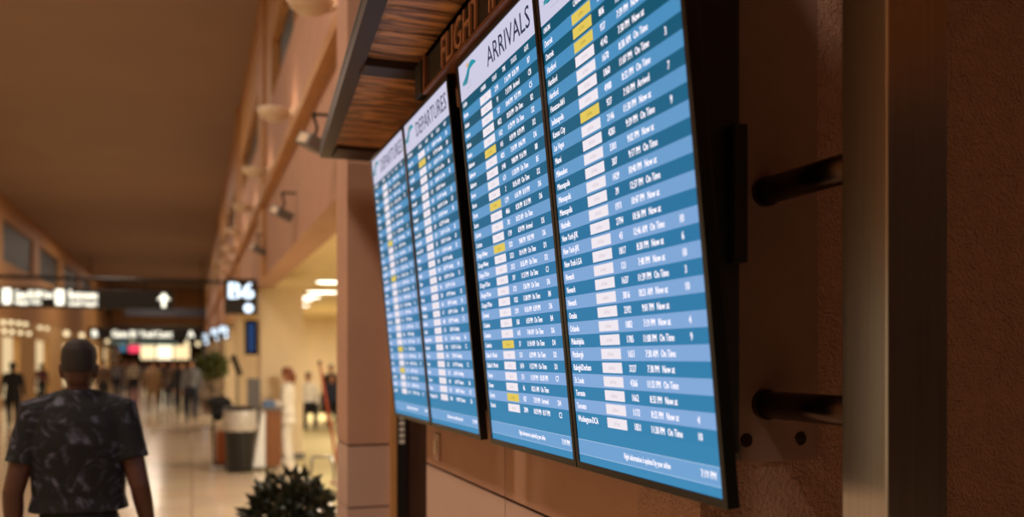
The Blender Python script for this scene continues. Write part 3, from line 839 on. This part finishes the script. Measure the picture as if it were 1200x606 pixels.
Yp = 15.2
x0, x1 = at_y(301, Yp), at_y(326, Yp)
t = thing('gate_podium', 'brown wooden gate podium with white sloping side in front of the cream column', 'podium', ((x0+x1)/2, Yp, 0)); O = ((x0+x1)/2, Yp, 0)
b = B(); bbox(b, x0 + .14, x1 + .05, Yp, Yp + .45, .06, .96, .01); obj('cabinet', loc_b(b, O), M['podium'], t)
b = B()
q = [(x0 - .06, .05), (x0 + .13, .05), (x0 + .13, .92), (x0 + .09, .95)]
lo = [b.verts.new((a, Yp - .01, c)) for a, c in q]; hi = [b.verts.new((a, Yp + .44, c)) for a, c in q]
b.faces.new(lo); b.faces.new(hi[::-1])
for i in range(4): b.faces.new((lo[(i+1) % 4], lo[i], hi[i], hi[(i+1) % 4]))
obj('side_panel', loc_b(b, O), M['white'], t)
b = B(); bbox(b, x0 + .04, x1 + .08, Yp - .03, Yp + .48, .962, 1.0, .008); obj('worktop', loc_b(b, O), M['grey'], t)
b = B(); bbox(b, x0 + .1, x0 + .3, Yp + .1, Yp + .3, 1.001, 1.09, .02); bbox(b, x0 + .12, x0 + .28, Yp + .12, Yp + .2, 1.085, 1.12, .01)
tag(obj('desk_box', b, M['cloth_blue']), 'small pale blue box on top of the gate podium', 'box')

Yk = 16.2
x0, x1 = at_y(290, Yk), at_y(305, Yk)
t = thing('information_kiosk', 'narrow grey upright kiosk panel between the trash bin and podium', 'kiosk', ((x0+x1)/2, Yk, 0)); O = ((x0+x1)/2, Yk, 0)
b = B(); bbox(b, x0, x1, Yk, Yk + .1, .1, 1.46, .01); obj('panel', loc_b(b, O), M['grey'], t)
b = B(); bbox(b, x0 - .05, x1 + .02, Yk - .1, Yk + .2, 0, .1, .01); obj('base', loc_b(b, O), M['blackmetal'], t)
Yk = 17.8
xk = at_y(277, Yk); zk = zz(428, dep(xk, Yk))
t = thing('payphone_panel', 'dark tilted rectangular screen on a stand left of the cream column', 'screen', (xk, Yk, 0))
b = B(); bbox(b, -.05, .05, -.03, .03, -.2, .2, .008); o = obj('screen_panel', b, M['black'], t); o.location = (0, 0, zk); o.rotation_euler = (0, -.35, 0)
b = B(); limb(b, [(.02, .05, .02), (.02, .05, zk)], .02, 10); lathe(b, [(.16, 0), (.15, .03)], 20, (.02, .05, 0)); obj('stand', b, M['greymetal'], t)
Yk = 14.0; xk = at_y(390, Yk)
x_, y_ = at(388, 13.0)
t = thing('leaning_pole', 'thin reddish brown pole slanting beside the near column', 'pole', (x_, y_, 0))
b = B(); limb(b, [(.12, 0, .013), (.10, 0, .2), (-.16, 0, 1.72)], [.03, .022, .016], 10); lathe(b, [(.15, .012), (.14, .04)], 16, (.12, 0, 0)); obj('shaft', b, M['redpole'], t)
b = B(); sph(b, (-.16, 0, 1.74), .03); obj('knob', b, M['blackmetal'], t, True)
# small chrome luggage trolley by the planter
x_, y_ = at(378, 9.6)
t = thing('luggage_trolley', 'small chrome trolley frame on the carpet beside the near column', 'trolley', (x_, y_, 0))
b = B()
for s in (-.12, .12): limb(b, [(s, 0, .1), (s, 0, .62), (s * .8, .06, .76)], .013, 10)
limb(b, [(-.096, .06, .76), (.096, .06, .76)], .013, 10); limb(b, [(-.12, 0, .35), (.12, 0, .35)], .011, 10)
bbox(b, -.13, .13, -.3, .02, .085, .105, .006); obj('frame', b, M['greymetal'], t, True)
for s in (-.14, .14):
    for yq in (-.25, 0):
        b = B(); limb(b, [(s - .015, yq, .062), (s + .015, yq, .062)], .05, 14); obj('wheel', b, M['black'], t)

def seat_row(px, d, n, label):
    x, Yv = at(px, d); t = thing('waiting_bench', label, 'bench', (x, Yv, .012))
    for i in range(n):
        b = B(); bbox(b, i*.6 - .26, i*.6 + .26, -.24, .24, .40, .46, .02); obj('seat', b, M['black'], t)
        b = B(); bbox(b, i*.6 - .26, i*.6 + .26, .22, .28, .46, .88, .02); obj('backrest', b, M['black'], t)
    for i in range(n + 1):
        b = B(); limb(b, [(i*.6 - .3, .2, .4), (i*.6 - .3, .2, .64), (i*.6 - .3, -.2, .64), (i*.6 - .3, -.2, .4)], .016, 8); obj('armrest', b, M['greymetal'], t)
    b = B(); limb(b, [(-.3, 0, .385), (n*.6 - .3, 0, .385)], .03, 8); obj('beam', b, M['greymetal'], t)
    for xx in (-.1, n*.6 - .5):
        b = B(); limb(b, [(xx, 0, .37), (xx, 0, .03)], .025, 8); limb(b, [(xx, -.25, .018), (xx, .25, .018)], .018, 8); obj('leg', b, M['greymetal'], t)
    return x, Yv
bx_, by_ = seat_row(361, 23.5, 4, 'row of black waiting seats in the gate room')

# ================================================================== PEOPLE
def remesh(o, v, it=4):
    m = o.modifiers.new('r', 'REMESH'); m.mode = 'VOXEL'; m.voxel_size = v; m.use_smooth_shade = True
    s = o.modifiers.new('s', 'SMOOTH'); s.factor = .5; s.iterations = it
def hand(b, wrist, dirv, side, back, s=1.0, curl=.5):
    """dirv: along the hand, side: towards the thumb, back: out of the back of the hand"""
    w, d, t, k = Vector(wrist), Vector(dirv).normalized(), Vector(side).normalized(), Vector(back).normalized()
    limb(b, [w - d*.03*s, w + d*.02*s, w + d*.055*s, w + d*.095*s], [.027*s, .033*s, .041*s, .038*s], 12, .48, t)
    for i, (o, L) in enumerate(((.030, .070), (.010, .078), (-.010, .073), (-.029, .058))):
        p = w + d*.085*s + t*o*s; c = curl * (1 + .12 * i); pts = [p]; a = 0; 
        for q in (.45, .32, .23):
            a += c * .55; pts.append(pts[-1] + (d * math.cos(a) - k * math.sin(a)) * L * q * s)
        limb(b, pts, [.0105*s, .0098*s, .009*s, .0075*s], 8)
    p = w + d*.025*s + t*.026*s
    limb(b, [p, p + (d*.6 + t*.7 - k*.2)*.032*s, p + (d*1.5 + t*.95 - k*.5)*.034*s, p + (d*2.4 + t*.95 - k*.9)*.032*s], [.015*s, .0125*s, .011*s, .009*s], 8)
def person(px, d, hgt, label, facing, top, bottom, skin='skin_mid', hair='hair_black', walk=.16, seated=False, sleeve='long', hairlen=0, width=1.0, vox=.011, pos=None, arms=None, loose=0, headw=1.0, headdrop=0, hem=.55, group=None, shoe='cloth_black', lean=0, ground=0, coat=False, face=True, rest=.0):
    x, Yv = at(px, d) if pos is None else pos
    t = thing('person', label, 'person', (x, Yv, ground), facing, group)
    h = hgt; W = width; s = h / 1.75
    HZ = .50 * h if not seated else .575
    dz = HZ - .50 * h
    def Z(f): return f * h + dz - (headdrop if f >= .884 else headdrop * .5 if f > .86 else 0)
    tor = [(.485, .150, .105), (.53, .165, .118), (.60, .140, .102), (.66, .148, .108), (.72, .168, .118), (.775, .175, .108), (.81, .150, .085), (.832, .085, .065)]
    sh = .195 * s * W; shz = Z(.795)
    if arms is None:
        a = walk * .8
        arms = [[(-sh - .035*s, -.03 - a*.4, Z(.63)), (-sh - .045*s, .05 - a, Z(.485))], [(sh + .035*s, -.03 + a*.3, Z(.63)), (sh + .045*s, .05 + a, Z(.485))]]
    if seated:
        legs = [[(-.1*s, 0, HZ), (-.13*s, .42*s, HZ + .02), (-.13*s, .44*s, .10)], [(.1*s, 0, HZ), (.13*s, .42*s, HZ + .02), (.13*s, .40*s, .10)]]
    else:
        legs = [[(-.095*s, 0, Z(.5)), (-.10*s, walk*.55 + .02, Z(.275)), (-.10*s, walk*.8 if walk > .05 else 0, .085*s)], [(.095*s, 0, Z(.5)), (.10*s, .03 - walk*.25, Z(.275)), (.10*s, -walk*1.1, (.085 + walk*.25)*s)]]
    LR = lambda k: [.088*s*k, .078*s*k, .058*s*k, .052*s*k, .036*s*k]
    def leg_pts(L):
        hp, kn, an = map(Vector, L); return [hp, hp.lerp(kn, .4), kn, kn.lerp(an, .35), an]
    def arm_pts(i):
        sg = -1 if i == 0 else 1
        S = Vector((sg * sh * .88, 0, shz)); E, Wr = Vector(arms[i][0]), Vector(arms[i][1])
        return [Vector((sg * sh * .30, 0, shz + .038*s)), S, S.lerp(E, .45), E, E.lerp(Wr, .3), Wr]
    AR = lambda k: [.045*s*k, .058*s*k, .048*s*k, .040*s*k, .039*s*k, .027*s*k]
    # ---- body
    b = B()
    loft(b, [((0, lean * (f - .5), Z(f)), (rx*s*W, 0, 0), (0, ry*s, 0)) for f, rx, ry in tor], 20)
    ny = lean * .33
    loft(b, [((0, ny - .008, Z(.82)), (.078*s*W, 0, 0), (0, .066*s, 0)), ((0, ny - .004, Z(.85)), (.054*s*W, 0, 0), (0, .056*s, 0)), ((0, ny + .004, Z(.8845)), (.053*s*W, 0, 0), (0, .058*s, 0))], 16)
    hs = [(.874 if not headdrop else .8845, .030, .035, .035), (.885, .052, .064, .022), (.905, .064, .082, .012), (.930, .071, .093, .004), (.955, .074, .097, 0), (.975, .069, .091, -.002), (.990, .050, .070, -.004), (.999, .022, .03, -.006)]
    loft(b, [((0, ny + o_*s + .006, Z(f)), (rx*s*headw, 0, 0), (0, ry*s, 0)) for f, rx, ry, o_ in hs], 20)
    if face:
        fy = ny + .1*s
        loft(b, [((0, fy - .004, Z(.935)), (.009*s, 0, 0), (0, .008*s, 0)), ((0, fy + .008, Z(.918)), (.013*s, 0, 0), (0, .014*s, 0)), ((0, fy + .002, Z(.910)), (.014*s, 0, 0), (0, .01*s, 0))], 8)
        loft(b, [((0, fy - .012, Z(.898)), (.022*s, 0, 0), (0, .009*s, 0)), ((0, fy - .01, Z(.892)), (.022*s, 0, 0), (0, .01*s, 0))], 8)
    for sg in (-1, 1):
        loft(b, [((sg*.074*s*headw, ny - .002, Z(.91)), (.008*s, 0, 0), (0, .010*s, 0)), ((sg*.081*s*headw, ny - .004, Z(.93)), (.009*s, 0, 0), (0, .016*s, 0)), ((sg*.080*s*headw, ny - .006, Z(.943)), (.007*s, 0, 0), (0, .014*s, 0))], 8)
    for i in (0, 1):
        ap = arm_pts(i); limb(b, ap, AR(1), 14)
        dv = (ap[5] - ap[4]).normalized(); sg = -1 if i == 0 else 1
        hand(b, ap[5] + dv*.01, dv, Vector((0, 1, 0)) - dv * dv.y, Vector((sg, 0, 0)), s * 1.0, .5)
    for L in legs: limb(b, leg_pts(L), LR(.92), 14)
    o = obj('body', b, M[skin], t); remesh(o, vox)
    if face:
        for sg in (-1, 1):
            b = B(); sph(b, (sg*.031*s, ny + .093*s, Z(.935)), .011*s, 8); obj('eye', b, M['eye'], t, True)
    # ---- top
    b = B(); k = .014
    z0 = hem
    lo_ = [(f, rx + k, ry + k) for f, rx, ry in tor if f > z0 - .001 and f < .82]
    lo_ = [(z0, .158 + k if not coat else .20, .112 + k if not coat else .16)] + [q for q in lo_ if q[0] > z0 + .01] + [(.822, .122, .082), (.838, .090, .072), (.848, .068, .066)]
    lo_ = [(f, rx + (loose * min(1, max(0, (.80 - f) / .08))), ry) for f, rx, ry in lo_]
    loft(b, [((0, lean * (f - .5), Z(f)), (rx*s*W, 0, 0), (0, ry*s, 0)) for f, rx, ry in lo_], 20)
    for i in (0, 1):
        ap = arm_pts(i); r = [q + .011*s for q in AR(1)]
        if sleeve == 'short': limb(b, [ap[0], ap[1], ap[2], ap[2].lerp(ap[3], .35)], [r[0], r[1] + .004, r[2] + .004, r[2] + .004], 14)
        else: limb(b, ap, r, 14)
    o = obj('shirt' if not coat else 'coat', b, M[top], t); remesh(o, vox)
    # ---- trousers
    b = B()
    loft(b, [((0, 0, Z(f)), (rx*s*W, 0, 0), (0, ry*s, 0)) for f, rx, ry in ((.47, .14, .112), (.50, .168, .125), (.54, .168, .124), (.57, .150, .112))], 20)
    for L in legs:
        p = leg_pts(L); limb(b, p, [.105*s, .096*s, .072*s, .068*s, .060*s], 14)
    o = obj('trousers', b, M[bottom], t); remesh(o, vox)
    # ---- shoes
    for L in legs:
        a = Vector(L[2]); b = B(); zf = a.z - .085*s
        if seated: zf = 0; a = Vector((a.x, a.y, .085))
        loft(b, [((a.x, a.y - .06*s, zf + .040), (.034*s, 0, 0), (0, 0, .036)), ((a.x, a.y - .02*s, zf + .05), (.042*s, 0, 0), (0, 0, .05)), ((a.x, a.y + .08*s, zf + .034), (.047*s, 0, 0), (0, 0, .034)), ((a.x, a.y + .18*s, zf + .022), (.035*s, 0, 0), (0, 0, .022))], 14)
        obj('shoe', b, M[shoe], t, True)
    # ---- hair
    b = B(); e = .010 if hairlen else .005
    if hairlen == 0: hz = [(.925, .066, .062, -.040), (.945, .074, .078, -.024), (.962, .076, .094, -.006), (.978, .071, .092, -.003), (.993, .052, .072, -.004), (1.003, .024, .032, -.005)]
    else: hz = [(.90 - .05*hairlen, .05, .035, -.075), (.90, .072, .055, -.052), (.93, .08, .078, -.034), (.955, .083, .096, -.012), (.978, .077, .098, -.004), (.995, .056, .078, -.004), (1.006, .026, .035, -.006)]
    loft(b, [((0, ny + o_*s + .006, Z(f)), ((rx + e)*s*headw, 0, 0), (0, (ry + e)*s, 0)) for f, rx, ry, o_ in hz], 20)
    if hairlen: limb(b, [(0, ny - .075*s, Z(.945)), (0, ny - .12*s, Z(.925)), (0, ny - .125*s, Z(.87)), (0, ny - .10*s, Z(.82))], [.03*s, .036*s, .03*s, .012*s], 10)
    o = obj('hair', b, M[hair], t); remesh(o, .007 if vox > .008 else vox, 2)
    return t

# walking man in the foreground
mp_ = (-.49, 4.62)
mh = 1.955
mn = person(0, 0, mh, 'broad shouldered man walking away in dark patterned t-shirt, nearest figure at left', 0.0, 'tshirt', 'cloth_black',
       skin='skin_deep', hair='hair_crop', walk=.14, sleeve='short', headdrop=.07, width=.935, vox=.006, pos=mp_, hem=.565, loose=.034, headw=.85,
       arms=[[(-.262, -.05, 1.20), (-.268, .02, .95)], [(.262, -.06, 1.21), (.300, .06, .975)]])

P = person
P(15, 24.0, 1.70, 'person in wide black coat walking at the far left edge', 0.1, 'cloth_black', 'cloth_black', walk=.2, coat=True, width=1.1, hairlen=.5, hem=.42)
P(49, 36, 1.6, 'distant person in maroon top before the left columns', 0, 'cloth_maroon', 'cloth_black', walk=.1, hairlen=.6)
P(121, 33, 1.75, 'person in dark top just right of the walking man', 0, 'cloth_brown', 'cloth_black', walk=.15)
P(137, 40, 1.7, 'distant person in grey top under the blue display', PI, 'cloth_grey', 'cloth_navy', walk=.1)
P(157, 37, 1.78, 'person in dark and pale striped shirt in the crowd', 0.1, 'stripes', 'cloth_black', walk=.12, width=1.15)
P(179, 31, 1.74, 'person in beige top and beige trousers in the crowd', 0.0, 'cloth_beige', 'cloth_beige', walk=.14, width=1.1)
P(191, 34, 1.72, 'person in black between the beige dressed person and the dark jacket pair', PI, 'cloth_black', 'cloth_black', walk=.1)
P(203, 33, 1.76, 'person in dark brown top left of the man in grey', 0.0, 'cloth_brown', 'cloth_navy', walk=.16)
P(213, 29, 1.74, 'person in black jacket directly left of the grey and blue one', 0.0, 'cloth_black', 'cloth_black', walk=.2)
P(224, 26.3, 1.80, 'person in grey blue jacket and dark jeans striding away', 0.0, 'cloth_grey', 'cloth_navy', walk=.24)
P(229, 36, 1.7, 'person in red top behind the grey blue jacket', 0, 'cloth_red', 'cloth_brown', walk=.1, hairlen=.6)
P(170, 46, 1.72, 'far small figure in navy between striped and beige figures', 0, 'cloth_navy', 'cloth_black', walk=.1)
P(147, 50, 1.7, 'far small figure in brown behind the striped shirt', PI, 'cloth_brown', 'cloth_black', walk=.1)
P(100, 45, 1.7, 'far small figure in navy beside the head of the walking man', PI, 'cloth_navy', 'cloth_black', walk=.1)
# woman in white at the podium, facing left towards the podium
P(337, 15.65, 1.64, 'woman with auburn ponytail in white top and trousers standing at the podium', PI * .42, 'cloth_white', 'cloth_white',
  hair='hair_auburn', walk=.03, hairlen=1, width=1.25, hem=.42, coat=True, arms=[[(-.20, .02, 1.02), (-.16, .24, 1.04)], [(.20, .02, 1.02), (.16, .24, 1.04)]], shoe='cloth_white', vox=.009)
# waiting travellers
P(0, 0, 1.72, 'seated traveller in white shirt and black trousers on the waiting seats', PI, 'cloth_white', 'cloth_black', walk=0, seated=True, pos=(bx_ + .0, by_ - .06), ground=.012,
  arms=[[(-.24, .05, .70), (-.15, .28, .60)], [(.24, .05, .70), (.15, .28, .60)]])
P(0, 0, 1.66, 'seated traveller in navy on the seats right of the white shirt', PI, 'cloth_navy', 'cloth_black', walk=0, seated=True, pos=(bx_ + .6, by_ - .06), ground=.012,
  arms=[[(-.24, .05, .68), (-.15, .28, .58)], [(.24, .05, .68), (.15, .28, .58)]], hairlen=.6)
P(388, 26.0, 1.62, 'person in dark jacket standing behind the waiting seats', PI, 'cloth_black', 'cloth_navy', walk=.02, ground=.012)

# ================================================================== LIGHT
def area(name, loc, size, e, col, rot=(0, 0, 0), sy=None):
    L = bpy.data.lights.new(name, 'AREA'); L.energy = e; L.color = col; L.shape = 'RECTANGLE'; L.size = size; L.size_y = sy or size
    o = bpy.data.objects.new(name, L); o.location = loc; o.rotation_euler = rot; C.objects.link(o); return o
warm = (1, .83, .66)
for i, Y in enumerate((8, 20, 34, 50, 68)):
    area('hall_fill', (-2.7, Y, ZC - .06), 1.2, 180 if Y < 30 else 300, warm, sy=3.0)  # added fill lamps, no such fixtures are seen on the ceiling
area('hall_fill', (-2.6, -3.2, ZC - .06), 1.2, 250, warm)  # added fill behind the camera, lights the floor before the stucco wall
area('hall_fill', (-2.6, 2.6, ZC - .06), 1.2, 220, warm)  # added fill for the near column and the wall under the screens
for (x, Y, e) in ((3.4, 11.5, 360), (4.8, 19, 260), (4.2, 28.5, 480)):
    area('gate_fill', (x, Y, 3.26), 1.2, e, (1, .9, .74))  # added fill for column and end wall, apart from the round lights
w = bpy.data.worlds.new('w'); bpy.context.scene.world = w; w.use_nodes = True
bg = w.node_tree.nodes['Background']; bg.inputs['Color'].default_value = (1, .72, .54, 1); bg.inputs['Strength'].default_value = .05

# ================================================================== CAMERA
cam = bpy.data.cameras.new('camera'); co = bpy.data.objects.new('camera', cam); C.objects.link(co)
cam.sensor_width = 36; cam.sensor_fit = 'HORIZONTAL'; cam.lens = F / 1200 * 36
cam.shift_y = 117 / 1200
co.location = (0, 0, H); co.rotation_euler = (PI / 2, 0, -TH)
cam.clip_start = .05; cam.clip_end = 300
cam.dof.use_dof = True; cam.dof.focus_distance = 2.35
cam.dof.aperture_fstop = (cam.lens / 1000) / .0200
bpy.context.scene.camera = co
sc = bpy.context.scene
sc.view_settings.view_transform = 'Standard'; sc.view_settings.look = 'None'; sc.view_settings.exposure = 0; sc.view_settings.gamma = 1
sc.view_settings.use_curve_mapping = False
